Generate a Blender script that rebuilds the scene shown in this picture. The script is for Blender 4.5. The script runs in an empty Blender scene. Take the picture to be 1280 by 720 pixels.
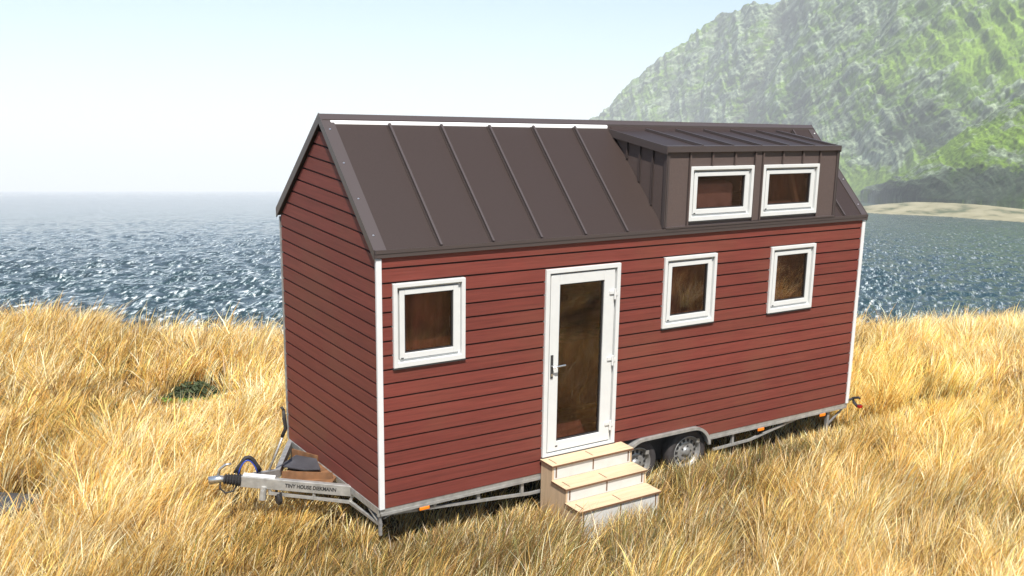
import bpy, math, random
import numpy as np
from mathutils import Matrix, Vector
random.seed(4); RNG = np.random.default_rng(11)
S = bpy.context.scene
C = S.collection

# ------------------------------------------------------------------ frames
F, CX, CY = 1419.07, 1040.0, 422.0               # lens in photo pixels (shift lens)
PITCH = math.radians(7.428)
CAMH = 10.0                                       # camera above the sea
L, W = 6.8985, 2.5
HM = Matrix(((0.705845, -0.703091, 0.086286, -4.6423),
             (0.707794, 0.695129, -0.12579, 11.3495),
             (0.028462, 0.149862, 0.988297, -3.2404 + CAMH),
             (0, 0, 0, 1)))                       # house frame (stands on the sloping meadow)
HMn = np.array(HM)
GZ = -0.55                                        # ground in the house frame
BASE = Vector((L / 2, W / 2, GZ))
NRM = HMn[:3, 2]; P0 = HMn[:3, 3] + NRM * GZ

def to_house(P):
    return (P - HMn[:3, 3]) @ HMn[:3, :3]

# ------------------------------------------------------------------ noise (numpy)
def vnoise(x, y, seed=0):
    xi = np.floor(x).astype(np.int64); yi = np.floor(y).astype(np.int64)
    fx = x - xi; fy = y - yi
    def h(a, b):
        n = (a * 374761393 + b * 668265263 + seed * 974711) & 0xFFFFFFFF
        n = ((n ^ (n >> 13)) * 1274126177) & 0xFFFFFFFF
        n = (n ^ (n >> 16)) & 0xFFFFFFFF
        t = n / 4294967295.0 * 2 * np.pi
        return np.cos(t), np.sin(t)
    def g(a, b, dx, dy):
        c, s = h(a, b); return c * dx + s * dy
    u = fx * fx * fx * (fx * (fx * 6 - 15) + 10); v = fy * fy * fy * (fy * (fy * 6 - 15) + 10)
    a = g(xi, yi, fx, fy); b = g(xi + 1, yi, fx - 1, fy)
    c = g(xi, yi + 1, fx, fy - 1); d = g(xi + 1, yi + 1, fx - 1, fy - 1)
    return (a + (b - a) * u + (c - a) * v + (a - b - c + d) * u * v) * 1.4

def fbm(x, y, octv=5, seed=0, gain=.5, ridge=False):
    s = 0; a = 1; t = 0
    for k in range(octv):
        n = vnoise(x, y, seed + k * 17)
        if ridge: n = 1 - 2 * np.abs(n)
        s = s + a * n; t += a
        x = x * 2.03 + 13.7; y = y * 2.03 - 7.1; a *= gain
    return s / t

# ------------------------------------------------------------------ materials
def mat(name, col, rough=.6, metal=0., spec=.5):
    m = bpy.data.materials.new(name); m.use_nodes = True
    b = m.node_tree.nodes['Principled BSDF']
    b.inputs['Base Color'].default_value = (*col, 1); b.inputs['Roughness'].default_value = rough
    b.inputs['Metallic'].default_value = metal; b.inputs['Specular IOR Level'].default_value = spec
    return m
def nd(m, t, **k):
    n = m.node_tree.nodes.new(t)
    for a, v in k.items(): setattr(n, a, v)
    return n
def ln(m, a, b): m.node_tree.links.new(a, b)
def bsdf(m): return m.node_tree.nodes['Principled BSDF']
def ramp(m, pts):
    r = nd(m, 'ShaderNodeValToRGB'); e = r.color_ramp.elements
    while len(e) < len(pts): e.new(.5)
    for q, (p, c) in zip(e, pts): q.position = p; q.color = (*c, 1)
    return r
def noise(m, scale, detail=4, stretch=(1, 1, 1), rough=.55, loc=(0, 0, 0)):
    tc = nd(m, 'ShaderNodeTexCoord'); mp = nd(m, 'ShaderNodeMapping'); n = nd(m, 'ShaderNodeTexNoise')
    mp.inputs['Scale'].default_value = stretch; mp.inputs['Location'].default_value = loc
    n.inputs['Scale'].default_value = scale; n.inputs['Detail'].default_value = detail
    n.inputs['Roughness'].default_value = rough
    ln(m, tc.outputs['Object'], mp.inputs['Vector']); ln(m, mp.outputs[0], n.inputs['Vector'])
    return n
def vary(m, col, amt, scale, stretch=(1, 1, 1), bump=0., detail=5):
    """a base colour with a little noise of its own"""
    n = noise(m, scale, detail, stretch)
    lo = tuple(c * (1 - amt) for c in col); hi = tuple(min(1, c * (1 + amt)) for c in col)
    r = ramp(m, [(.3, lo), (.7, hi)]); ln(m, n.outputs['Fac'], r.inputs[0])
    ln(m, r.outputs[0], bsdf(m).inputs['Base Color'])
    if bump:
        b = nd(m, 'ShaderNodeBump'); b.inputs['Strength'].default_value = bump; b.inputs['Distance'].default_value = .004
        ln(m, n.outputs['Fac'], b.inputs['Height']); ln(m, b.outputs[0], bsdf(m).inputs['Normal'])
    return m
M = {}
def siding_mat(name, col, stretch):
    m = mat(name, col, .62, spec=.35)
    n1 = noise(m, 1, 6, stretch, .65)                 # wood grain running along the boards
    n2 = noise(m, 1.1, 3)                             # broad weathering
    at = nd(m, 'ShaderNodeAttribute', attribute_name='board')
    r = ramp(m, [(.25, tuple(c * .70 for c in col)), (.75, tuple(c * 1.22 for c in col))])
    ln(m, n1.outputs['Fac'], r.inputs[0])
    mx = nd(m, 'ShaderNodeMix', data_type='RGBA', blend_type='MULTIPLY'); mx.inputs[0].default_value = 1
    ln(m, r.outputs[0], mx.inputs[6]); ln(m, at.outputs['Color'], mx.inputs[7])
    mx2 = nd(m, 'ShaderNodeMix', data_type='RGBA', blend_type='MIX')
    mr = nd(m, 'ShaderNodeMapRange'); mr.inputs[1].default_value = .45; mr.inputs[2].default_value = .75; mr.inputs[3].default_value = 0; mr.inputs[4].default_value = .42
    ln(m, n2.outputs['Fac'], mr.inputs[0]); ln(m, mr.outputs[0], mx2.inputs[0])
    ln(m, mx.outputs[2], mx2.inputs[6]); mx2.inputs[7].default_value = (col[0] * .98, col[1] * 1.75, col[2] * 1.35, 1)
    ln(m, mx2.outputs[2], bsdf(m).inputs['Base Color'])
    b = nd(m, 'ShaderNodeBump'); b.inputs['Strength'].default_value = .35; b.inputs['Distance'].default_value = .003
    ln(m, n1.outputs['Fac'], b.inputs['Height']); ln(m, b.outputs[0], bsdf(m).inputs['Normal'])
    return m
RED = (.150, .034, .0255)
M['side_x'] = siding_mat('red_boards_along_x', RED, (2.2, 30, 60))
M['side_y'] = siding_mat('red_boards_along_y', RED, (30, 2.2, 60))
M['groove_seam_shade'] = mat('dark_groove_seam_shade', (.02, .012, .011), .9)  # board grooves; also the strips that stand for seam shade
M['roof'] = vary(mat('roof_sheet', (.027, .019, .0175), .5, 0, .32), (.030, .0200, .0177), .10, 60, bump=.04)
M['roof2'] = vary(mat('dormer_sheet', (.085, .063, .058), .5, 0, .35), (.085, .063, .058), .08, 50, bump=.04)
M['trimdark'] = mat('roof_trim', (.058, .046, .045), .38, 0, .55)
M['white'] = vary(mat('white_frame', (.55, .565, .565), .35), (.55, .565, .565), .03, 8)
M['strip'] = mat('pale_strip', (.82, .83, .84), .35)
M['alu'] = vary(mat('white_corner', (.60, .61, .62), .4), (.60, .61, .62), .04, 6)
M['galv'] = vary(mat('galvanised', (.40, .40, .39), .45, .55), (.40, .40, .39), .22, 14)
M['galvd'] = vary(mat('galvanised_dull', (.30, .30, .30), .55, .5), (.30, .30, .30), .25, 14)
M['black'] = mat('black_rubber', (.018, .017, .018), .7)
M['tyre'] = vary(mat('tyre_rubber', (.030, .026, .027), .8), (.030, .026, .027), .25, 25, bump=.2)
M['rim'] = vary(mat('wheel_steel', (.28, .28, .28), .42, .5), (.28, .28, .28), .2, 30)
M['steel'] = mat('bright_steel', (.62, .64, .66), .28, .9)
M['blue'] = mat('blue_cable', (.02, .05, .30), .4)
M['orange'] = mat('amber_lens', (.80, .20, .015), .25)
M['redlens'] = mat('red_lens', (.30, .01, .01), .25)
M['gasket'] = mat('gasket', (.03, .03, .032), .6)
M['ply'] = vary(mat('brown_ply', (.17, .082, .036), .65), (.17, .082, .036), .35, 5, (1, 4, 1))
M['mat'] = vary(mat('dark_sheet', (.045, .045, .052), .55), (.045, .045, .052), .3, 8)
M['hinge'] = mat('hinge_white', (.55, .56, .56), .3)
def wood(name, col, stretch, amt=.25, rough=.55):
    m = mat(name, col, rough, spec=.35)
    vary(m, col, amt, 1, stretch, bump=.15, detail=7); return m
M['tread'] = wood('tread_ply', (.52, .39, .255), (3, 26, 26), .14)
M['edge'] = wood('ply_edge', (.13, .070, .040), (4, 60, 160), .2)
M['sidewood'] = wood('stringer_ply', (.46, .34, .225), (26, 26, 3), .12)
M['riser'] = vary(mat('riser_white', (.49, .49, .475), .5), (.49, .49, .475), .06, 9)
M['inside'] = wood('interior_boards', (.36, .20, .15), (1.5, 6, 9), .6)
M['insided'] = wood('interior_dark', (.34, .16, .11), (7, 7, 1.6), .7)
M['cloth'] = vary(mat('pale_cushion', (.42, .33, .29), .9), (.42, .33, .29), .15, 6)
def glass():
    m = bpy.data.materials.new('window_glass'); m.use_nodes = True; t = m.node_tree
    for n in list(t.nodes):
        if n.type == 'BSDF_PRINCIPLED': t.nodes.remove(n)
    out = [n for n in t.nodes if n.type == 'OUTPUT_MATERIAL'][0]
    tr = nd(m, 'ShaderNodeBsdfTransparent'); tr.inputs[0].default_value = (.84, .73, .71, 1)
    gl = nd(m, 'ShaderNodeBsdfGlossy'); gl.inputs['Roughness'].default_value = .015; gl.inputs['Color'].default_value = (1, .96, .93, 1)
    fr = nd(m, 'ShaderNodeFresnel'); fr.inputs[0].default_value = 1.5
    mu = nd(m, 'ShaderNodeMath', operation='MULTIPLY_ADD'); mu.inputs[1].default_value = .75; mu.inputs[2].default_value = .01
    n = noise(m, 2.2, 2); b = nd(m, 'ShaderNodeBump'); b.inputs['Strength'].default_value = .03; b.inputs['Distance'].default_value = .01
    ln(m, n.outputs['Fac'], b.inputs['Height']); ln(m, b.outputs[0], gl.inputs['Normal'])
    mx = nd(m, 'ShaderNodeMixShader')
    ln(m, fr.outputs[0], mu.inputs[0]); ln(m, mu.outputs[0], mx.inputs[0])
    ln(m, tr.outputs[0], mx.inputs[1]); ln(m, gl.outputs[0], mx.inputs[2]); ln(m, mx.outputs[0], out.inputs[0])
    return m
M['glass'] = glass()

# ------------------------------------------------------------------ mesh builder (house coordinates)
def warp(v):
    """the house as surveyed: the far eave sits 5 cm higher, the far ridge 4 cm lower"""
    x, y, z = v
    return (x, y, z + max(0, min(1.05, x / L)) * float(np.interp(z, (-.6, 0, 2.6, 3.6, 3.86), (0, 0, .05, .03, -.04))))
class MB:
    def __init__(s): s.v = []; s.f = []; s.m = []; s.c = []
    def add(s, vs, fs, m=0, c=None):
        o = len(s.v); s.v += [tuple(v) for v in vs]
        for f in fs: s.f.append(tuple(i + o for i in f)); s.m.append(m); s.c.append(c or 1.)
        return s
    def box(s, x0, x1, y0, y1, z0, z1, m=0, c=None):
        vs = [(x, y, z) for x in (x0, x1) for y in (y0, y1) for z in (z0, z1)]
        return s.add(vs, [(0, 1, 3, 2), (4, 6, 7, 5), (0, 4, 5, 1), (2, 3, 7, 6), (0, 2, 6, 4), (1, 5, 7, 3)], m, c)
    def prism(s, poly, ax, lo, hi, m=0, c=None):
        """poly: 2D points in the two other axes, extruded along ax"""
        n = len(poly)
        def P(a, b, t): return [(t, a, b), (a, t, b), (a, b, t)][ax]
        vs = [P(a, b, lo) for a, b in poly] + [P(a, b, hi) for a, b in poly]
        fs = [tuple(range(n))[::-1], tuple(range(n, 2 * n))] + [(i, (i + 1) % n, (i + 1) % n + n, i + n) for i in range(n)]
        return s.add(vs, fs, m, c)
    def bar(s, p0, p1, w, h, up=(0, 0, 1), m=0):
        p0 = Vector(p0); p1 = Vector(p1); d = (p1 - p0).normalized(); sd = d.cross(Vector(up)).normalized(); u = sd.cross(d)
        vs = [p + sd * a * w / 2 + u * b * h / 2 for p in (p0, p1) for a, b in ((-1, -1), (1, -1), (1, 1), (-1, 1))]
        return s.add(vs, [(0, 3, 2, 1), (4, 5, 6, 7)] + [(i, (i + 1) % 4, (i + 1) % 4 + 4, i + 4) for i in range(4)], m)
    def tube(s, path, r, n=8, m=0):
        path = [Vector(p) for p in path]; rs = r if isinstance(r, (list, tuple)) else [r] * len(path)
        vs = []; fs = []
        for i, p in enumerate(path):
            d = (path[min(i + 1, len(path) - 1)] - path[max(i - 1, 0)]).normalized()
            a = d.cross(Vector((.3, .2, .9))).normalized(); b = d.cross(a)
            vs += [p + (a * math.cos(2 * math.pi * k / n) + b * math.sin(2 * math.pi * k / n)) * rs[i] for k in range(n)]
        for i in range(len(path) - 1):
            for k in range(n): fs.append((i * n + k, i * n + (k + 1) % n, (i + 1) * n + (k + 1) % n, (i + 1) * n + k))
        fs += [tuple(range(n))[::-1], tuple(range((len(path) - 1) * n, len(path) * n))]
        return s.add(vs, fs, m)
    def lathe(s, prof, c, axis=1, n=40, m=0):
        """prof: (radius, offset along axis)"""
        vs = []; fs = []; k = len(prof); c = Vector(c)
        for i in range(n):
            t = 2 * math.pi * i / n; a, b = math.cos(t), math.sin(t)
            for r, o in prof:
                q = [(o, r * a, r * b), (r * a, o, r * b), (r * a, r * b, o)][axis]; vs.append(c + Vector(q))
        for i in range(n):
            for j in range(k - 1): fs.append((i * k + j, ((i + 1) % n) * k + j, ((i + 1) % n) * k + j + 1, i * k + j + 1))
        return s.add(vs, fs, m)
def obj(name, mb, mats, parent=None, smooth=False, base=BASE, bevel=0, wp=True):
    me = bpy.data.meshes.new(name)
    me.from_pydata([Vector(warp(v) if wp else v) - base for v in mb.v], [], mb.f)
    for k in (mats if isinstance(mats, (list, tuple)) else [mats]): me.materials.append(M[k] if isinstance(k, str) else k)
    me.polygons.foreach_set('material_index', mb.m)
    if any(c != 1. for c in mb.c):
        at = me.attributes.new('board', 'FLOAT_COLOR', 'FACE')
        at.data.foreach_set('color', np.repeat(np.array(mb.c), 4).astype(np.float32))
    elif any(getattr(k, 'name', '') in ('red_boards_along_x', 'red_boards_along_y') for k in me.materials):
        at = me.attributes.new('board', 'FLOAT_COLOR', 'FACE'); at.data.foreach_set('color', np.ones(4 * len(mb.f), np.float32))
    me.validate()
    o = bpy.data.objects.new(name, me); C.objects.link(o)
    if smooth: me.shade_smooth()
    if bevel:
        b = o.modifiers.new('bevel', 'BEVEL'); b.width = bevel; b.segments = 2; b.limit_method = 'ANGLE'
    if parent is not None: o.parent = parent
    return o
def tag(o, label=None, cat=None, group=None, kind=None):
    for k, v in (('label', label), ('category', cat), ('group', group), ('kind', kind)):
        if v: o[k] = v
    return o
def empty(name, label, cat, base):
    o = bpy.data.objects.new(name, None); C.objects.link(o)
    o.matrix_world = HM @ Matrix.Translation(base)
    return tag(o, label, cat)

# ------------------------------------------------------------------ THE HOUSE
H = empty('tiny_house', 'dark red boarded tiny house with brown metal roof and dormer, on a galvanised two-axle trailer', 'tiny house', BASE)
def K(name, mb, mats, parent=None, **k): return obj(name, mb, mats, parent or H, **k)

SL = (3.849 - 2.675) / 1.26                          # roof slope
def rz(y): return 2.675 + SL * (min(y, W - y) + .01)     # top of the roof at depth y
WIN = [(.150, .915, 1.475, 2.340), (3.465, 4.262, 1.482, 2.345), (5.170, 5.965, 1.482, 2.350)]
DOOR = (1.863, 2.835, .165, 2.338)
ARCH = (2.98, 4.335, -.2, .135)
OPEN = [(a + .02, b - .02, c + .02, d - .02) for a, b, c, d in WIN] + [(DOOR[0] + .02, DOOR[1] - .02, DOOR[2] - .01, DOOR[3] - .02), ARCH]
def minus(x0, x1, z0, z1):
    """the board piece x0..x1, z0..z1 without the openings"""
    zs = sorted({z0, z1} | {z for o in OPEN for z in o[2:] if z0 < z < z1})
    for a, b in zip(zs, zs[1:]):
        mid = (a + b) / 2; cur = x0
        for o in sorted(o for o in OPEN if o[2] < mid < o[3]):
            if o[0] > cur: yield cur, o[0], a, b
            cur = max(cur, o[1])
        if cur < x1: yield cur, x1, a, b
rows = [-.025] + [.127 + .1482 * k for k in range(18)]
rows = [z for z in rows if z < 2.60] + [2.62]
fw = MB(); lin = MB()
for a, b in zip(rows, rows[1:]):
    br = 1 + random.uniform(-.09, .09)
    for x0, x1, z0, z1 in minus(.048, L - .05, a + (.0105 if a > 0 else 0), b - .0105): fw.box(x0, x1, 0, .026, z0, z1, 0, br)
for x0, x1, z0, z1 in minus(.03, L - .03, -.02, 2.63): fw.box(x0, x1, .027, .085, z0, z1, 1); lin.box(x0, x1, .088, .10, z0, z1)
# red corner left between the round mudguard end and the boards
arc = [(ARCH[1] - .30 + .30 * math.sin(t), ARCH[3] - .30 + .30 * math.cos(t)) for t in np.linspace(0, math.pi / 2 * .72, 9)]
fw.prism([(ARCH[1], ARCH[3])] + arc[::-1] + [(ARCH[1], arc[-1][1])][::-1] if False else [(arc[0][0], .1185)] + [q for q in arc if q[1] < .1185] + [(ARCH[1], arc[-1][1]), (ARCH[1], .1185)], 1, 0, .026, 0, 1.)
K('front_wall', fw, ['side_x', 'groove_seam_shade'])
def gable(name, xa, xb, xc):
    g = MB(); zz = rows[:-1] + [rows[-2] + .1482 * k for k in range(1, 9)]
    def yl(z): return max(.04, (z - 2.585) / SL)
    for a, b in zip(zz, zz[1:]):
        a2 = a + (.0105 if a > 0 else 0); b2 = min(b - .0105, 3.74); br = 1 + random.uniform(-.09, .09)
        if b2 <= a2: continue
        brk = [a2] + ([2.622] if a2 < 2.622 < b2 else []) + [b2]
        pl = [(yl(z), z) for z in brk]; pr = [(W - y, z) for y, z in pl[::-1]]
        g.prism(pl + pr, 0, xa, xb, 0, br)
    ym = 1.25
    g.prism([(.03, -.02), (.03, 2.60), (ym, 3.72), (W - .03, 2.60), (W - .03, -.02)], 0, xb + (.001 if xc > xb else -.001), xc, 1)
    return K(name, g, ['side_y', 'groove_seam_shade'])
gable('gable_wall', 0, .018, .085); gable('gable_wall', L, L - .018, L - .085)
bw = MB()
ADDED_BWIN = [(1.1, 2.5, 1.82, 2.32), (3.1, 4.6, 1.82, 2.32), (5.0, 6.5, 1.82, 2.32)]  # unseen back windows, added to let daylight into the room
sv = OPEN; OPEN = ADDED_BWIN
for a, b in zip(rows, rows[1:]):
    br = 1 + random.uniform(-.09, .09)
    for x0, x1, z0, z1 in minus(.048, L - .05, a + .006, b - .006): bw.box(x0, x1, W - .018, W, z0, z1, 0, br)
for x0, x1, z0, z1 in minus(.03, L - .03, -.02, 2.63): bw.box(x0, x1, W - .085, W - .019, z0, z1, 1)
binn = [q for q in minus(.10, L - .10, 0, 2.62)]; OPEN = sv
K('back_wall', bw, ['side_x', 'groove_seam_shade'])
for x0, x1, y0, y1 in ((-.012, .043, -.012, .022), (-.004, .043, W - .004, W + .005), (L - .045, L + .012, -.012, .038), (L - .045, L + .012, W - .038, W + .012)):
    K('corner_trim', MB().box(x0, x1, y0, y1, -.03, 2.60), 'galvd' if x0 < 0 and y0 > 1 else 'alu', bevel=.002 if x0 < 0 and y0 > 1 else .004)
# base flashing
K('floor', MB().box(.02, L - .02, .275, W - .275, -.075, -.03).box(.02, 2.97, .02, .274, -.075, -.03).box(4.34, L - .02, .02, .274, -.075, -.03), 'groove_seam_shade')

# roof
def slab(x0, x1, ya, yb, top=0., th=.062):
    return [(ya, rz(ya) + top), (yb, rz(yb) + top), (yb, rz(yb) + top - th), (ya, rz(ya) + top - th)], x0, x1
r = MB(); SEAM = 0
for x0, x1, ya, yb in ((-.02, 3.44, -.01, 1.25), (3.44, 6.30, 1.13, 1.25), (6.30, L + .02, -.01, 1.25), (-.02, L + .02, 1.25, W + .01)):
    p, a, b = slab(x0, x1, ya, yb); r.prism(p, 0, a, b)
def seam(mb, x, ya, yb):
    dn = Vector((0, -SL, 1)).normalized() if yb <= 1.25 else Vector((0, SL, 1)).normalized()
    mb.bar(Vector((x, ya, rz(ya))) + dn * .015, Vector((x, yb, rz(yb))) + dn * .018, .022, .042, dn, 1)  # paler trim colour puts a highlight on the seam
    for q in (-.019, .019): mb.bar(Vector((x + q, ya, rz(ya))) + dn * .0005, Vector((x + q, yb, rz(yb))) + dn * .0005, .013, .007, dn, 2)  # dark strips paint the shaded sides of the seam
for x in (.655, 1.23, 1.80, 2.355, 2.91): seam(r, x, -.004, 1.160)
for x in (6.47,): seam(r, x, -.004, 1.160)
for k in range(12): seam(r, .5 + .55 * k, 1.36, W - .01)
roof = K('roof', r, ['roof', 'trimdark', 'groove_seam_shade'])
for nm, x0, x1 in (('verge_flashing', -.028, .092), ('verge_flashing', L - .085, L + .028)):
    v = MB()
    for s in (0, 1):
        ya, yb = (-.012, 1.25) if s == 0 else (1.25, W + .012)
        p = [(ya, rz(ya) + .016), (yb, rz(yb) + .016), (yb, rz(yb) - .03), (ya, rz(ya) - .03)]
        v.prism(p, 0, x0, x1)
        xo = (x0 - .006, x0 + .004) if x0 < 0 else (x1 - .004, x1 + .006)      # fascia board on the gable
        v.prism([(ya, rz(ya) + .022), (yb, rz(yb) + .022), (yb, rz(yb) - .082), (ya, rz(ya) - .082)], 0, *xo)
    vf = K(nm, v, 'trimdark', roof)
    for y in (.12, .45, .78, 1.10):
        K('screw', MB().lathe([(0, .010), (.008, .008), (.011, 0)], (x0 + .05, y, rz(y) + .014), 2, 10), 'steel', roof)
K('ridge_cap', MB().prism([(1.185, rz(1.185) + .028), (1.25, rz(1.25) + .016), (1.315, rz(1.315) + .028), (1.315, rz(1.315) - .02), (1.185, rz(1.185) - .02)], 0, -.024, L + .024), 'trimdark', roof)
st = MB()
for x0, x1 in ((.06, 3.39),):
    st.prism([(1.166, rz(1.166) + .020), (1.181, rz(1.181) + .020), (1.181, rz(1.181) - .01), (1.166, rz(1.166) - .01)], 0, x0, x1)
K('ridge_strip', st, 'strip', roof)
ev = MB()
for y0, y1, yo in ((-.030, -.0105, -.036), (W + .0105, W + .030, W + .030)):
    ev.box(-.026, L + .026, y0, y1, 2.612, 2.688)
    ev.box(-.026, L + .026, yo, yo + .006, 2.655, 2.692)
K('eave_trim', ev, 'trimdark', roof)

# dormer
D = MB(); X0, X1 = 3.436, 6.245
DW = [(3.777, 4.770, 2.765, 3.425), (4.925, 5.905, 2.765, 3.425)]
sv = OPEN; OPEN = [(a + .02, b - .02, c + .02, d - .02) for a, b, c, d in DW]
for x0, x1, z0, z1 in minus(X0, X1, 2.690, 3.60): D.box(x0, x1, -.004, .04, z0, z1)
OPEN = sv
for x in (3.768, 4.105, 4.46, 5.255, 5.605, 5.915): 
    z0 = 2.70 if x in (3.768, 5.915) else 3.43
    D.box(x - .009, x + .009, -.026, -.0045, z0, 3.60); D.box(x - .021, x - .0095, -.008, -.0045, z0, 3.60, 1)  # dark strip on the left paints each seam's shaded side
D.box(4.776, 4.915, -.018, -.0045, 2.72, 3.60)
for x in (4.782, 4.909): D.box(x - .02, x - .0075, -.0205, -.0185, 2.72, 3.60, 1); D.box(x - .007, x + .007, -.034, -.0185, 2.72, 3.60)  # dark strips paint shade beside the post ribs
for x0, x1, xo in ((X0, X0 + .04, X0 - .018), (X1 - .04, X1, X1 + .002)):
    D.prism([(.041, rz(.041)), (.041, 3.60), (1.13, 3.70), (1.13, rz(1.13))], 0, x0, x1)
    for y in (.27, .53, .79): D.box(xo, xo + .016, y - .008, y + .008, rz(y) + .0, 3.60 + .085 * y); D.box(xo - .001, xo + .015, y - .022, y - .0085, rz(y), 3.60 + .085 * y, 1)  # cheek seams, each with a painted shade strip
dor = K('dormer', D, ['roof2', 'groove_seam_shade'])
dr = MB()
def dz(y): return 3.668 + .063 * y
dr.prism([(-.033, dz(-.033)), (1.16, dz(1.16)), (1.16, dz(1.16) - .06), (-.033, dz(-.033) - .06)], 0, 3.405, 6.252)
for x in (3.94, 4.41, 4.868, 5.325, 5.785, 6.15): dr.bar((x, -.02, dz(-.02) + .015), (x, 1.13, dz(1.13) + .015), .022, .042, m=1); [dr.bar((x + q, -.02, dz(-.02) + .0005), (x + q, 1.13, dz(1.13) + .0005), .013, .007, m=2) for q in (-.019, .019)]  # paler ribs and dark side strips paint highlight and shade
K('dormer_roof', dr, ['roof', 'trimdark', 'groove_seam_shade'], dor)
dt = MB()
dt.box(3.398, 6.262, -.048, -.034, 3.603, 3.676)
dt.box(3.398, 6.262, -.048, -.0, 3.677, 3.687)
for x0, x1 in ((3.392, 3.404), (6.254, 6.266)):
    dt.prism([(-.048, dz(-.048) + .018), (1.15, dz(1.15) + .018), (1.15, dz(1.15) - .085), (-.048, dz(-.048) - .085)], 0, x0, x1)
for x0, x1 in ((X0 - .012, X0 + .022), (X1 - .022, X1 + .012)):
    dt.box(x0, x1, -.024, -.0045, 2.70, 3.59); 
dt.box(X0 - .02, X0 - .001, -.024, .03, 2.70, 3.59)
dt.box(X1 + .001, X1 + .02, -.024, .03, 2.70, 3.59)
dt.box(X0, X1, -.044, -.005, 2.693, 2.712)
K('dormer_trim', dt, 'trimdark', dor)

# windows and door
def ring(mb, x0, x1, z0, z1, l, r_, b, t, ya, yb, m=0):
    mb.box(x0, x0 + l, ya, yb, z0, z1, m); mb.box(x1 - r_, x1, ya, yb, z0, z1, m)
    mb.box(x0 + l, x1 - r_, ya, yb, z0, z0 + b, m); mb.box(x0 + l, x1 - r_, ya, yb, z1 - t, z1, m)
def window(x0, x1, z0, z1):
    f = MB(); ring(f, x0, x1, z0, z1, .040, .040, .052, .040, -.030, .10)
    ring(f, x0 + .041, x1 - .041, z0 + .053, z1 - .041, .022, .022, .018, .022, .010, .095)
    w = K('window', f, 'white', bevel=.003)
    g = MB(); ring(g, x0 + .070, x1 - .070, z0 + .078, z1 - .070, .052, .052, .060, .052, -.008, .07)
    b_ = MB(); b_.box(x0 + .0635, x1 - .0635, .050, .058, z0 + .0715, z0 + .0775); b_.box(x0 + .0635, x1 - .0635, .050, .058, z1 - .0695, z1 - .0635); b_.box(x0 + .0635, x0 + .0695, .050, .058, z0 + .0776, z1 - .0696); b_.box(x1 - .0695, x1 - .0635, .050, .058, z0 + .0776, z1 - .0696); K('seal', b_, 'gasket', w)
    K('sash', g, 'white', w, bevel=.004)
    k = MB(); ring(k, x0 + .1225, x1 - .1225, z0 + .1385, z1 - .1225, .009, .009, .009, .009, .004, .05)
    K('gasket', k, 'gasket', w)
    K('pane', MB().box(x0 + .1225, x1 - .1225, .018, .026, z0 + .1385, z1 - .1225), 'glass', w)
    K('sill_shadow_strip', MB().box(x0 - .006, x1 + .006, -.026, .01, z0 - .017, z0 - .001), 'gasket', w)  # dark sill strip also draws the shadow line under the frame
    K('drain_cap', MB().box(x0 + .078, x0 + .104, -.016, -.0125, z0 + .086, z0 + .097), 'black', w)
    # the sash handle on the room side
    K('handle', MB().box(x1 - .115, x1 - .095, .071, .09, z0 + .33, z0 + .45), 'white', w)
for a in WIN: window(*a)
for a in DW: window(*a)
for x0, x1, z0, z1 in ADDED_BWIN:  # added on the unseen side to brighten the interior
    f = MB(); ring(f, x0 - .03, x1 + .03, z0 - .03, z1 + .03, .07, .07, .07, .07, W - .05, W + .028)
    w = K('window', f, 'white'); K('pane', MB().box(x0 + .041, x1 - .041, W - .02, W - .012, z0 + .041, z1 - .041), 'glass', w)
x0, x1, z0, z1 = DOOR
f = MB(); ring(f, x0, x1, z0, z1, .048, .048, .03, .048, -.030, .10)
ring(f, x0 + .049, x1 - .049, z0 + .031, z1 - .049, .014, .014, .01, .014, .012, .095)
door = K('door', f, 'white', bevel=.003); tag(door, 'white door with a tall glass pane')
lx0, lx1, lz0, lz1 = x0 + .068, x1 - .068, z0 + .046, z1 - .068
k = MB(); ring(k, x0 + .0635, x1 - .0635, z0 + .0415, z1 - .0635, .004, .004, .004, .004, .050, .058); K('seal', k, 'gasket', door)
gx0, gx1, gz0, gz1 = 2.045, 2.628, .325, 2.155
g = MB(); ring(g, lx0, lx1, lz0, lz1, gx0 - lx0, lx1 - gx1, gz0 - lz0, lz1 - gz1, -.014, .06)
K('door_leaf', g, 'white', door, bevel=.004)
k = MB(); ring(k, gx0 + .001, gx1 - .001, gz0 + .001, gz1 - .001, .011, .011, .011, .011, .002, .05); K('gasket', k, 'gasket', door)
K('pane', MB().box(gx0 + .002, gx1 - .002, .016, .024, gz0 + .002, gz1 - .002), 'glass', door)
h = MB(); h.box(1.945, 1.975, -.024, -.0145, 1.09, 1.36, 1); h.tube([(1.96, -.024, 1.235), (1.96, -.07, 1.235), (1.98, -.078, 1.236), (2.10, -.078, 1.24)], .011, 8, 0)
h.box(1.951, 1.969, -.028, -.0245, 1.115, 1.145, 0)
K('handle', h, ['steel', 'gasket'], door)
for z in (.40, 1.195, 1.985):
    q = MB(); q.tube([(2.758, -.040, z - .06), (2.758, -.040, z + .06)], .013, 10); q.box(2.695, 2.757, -.030, -.0145, z + .0, z + .036); q.box(2.759, 2.80, -.037, -.0305, z - .02, z + .02)
    K('hinge', q, 'hinge', door)
K('drain_cap', MB().box(2.03, 2.06, -.018, -.0145, .262, .275), 'black', door)
K('threshold', MB().box(x0 - .006, x1 + .006, -.036, .01, z0 - .018, z0 - .002), 'gasket', door)

# room behind the glass
K('interior_lining', lin, 'inside')
inn = MB()
for x0, x1, z0, z1 in binn: inn.box(x0, x1, W - .11, W - .09, z0, z1)
 
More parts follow.
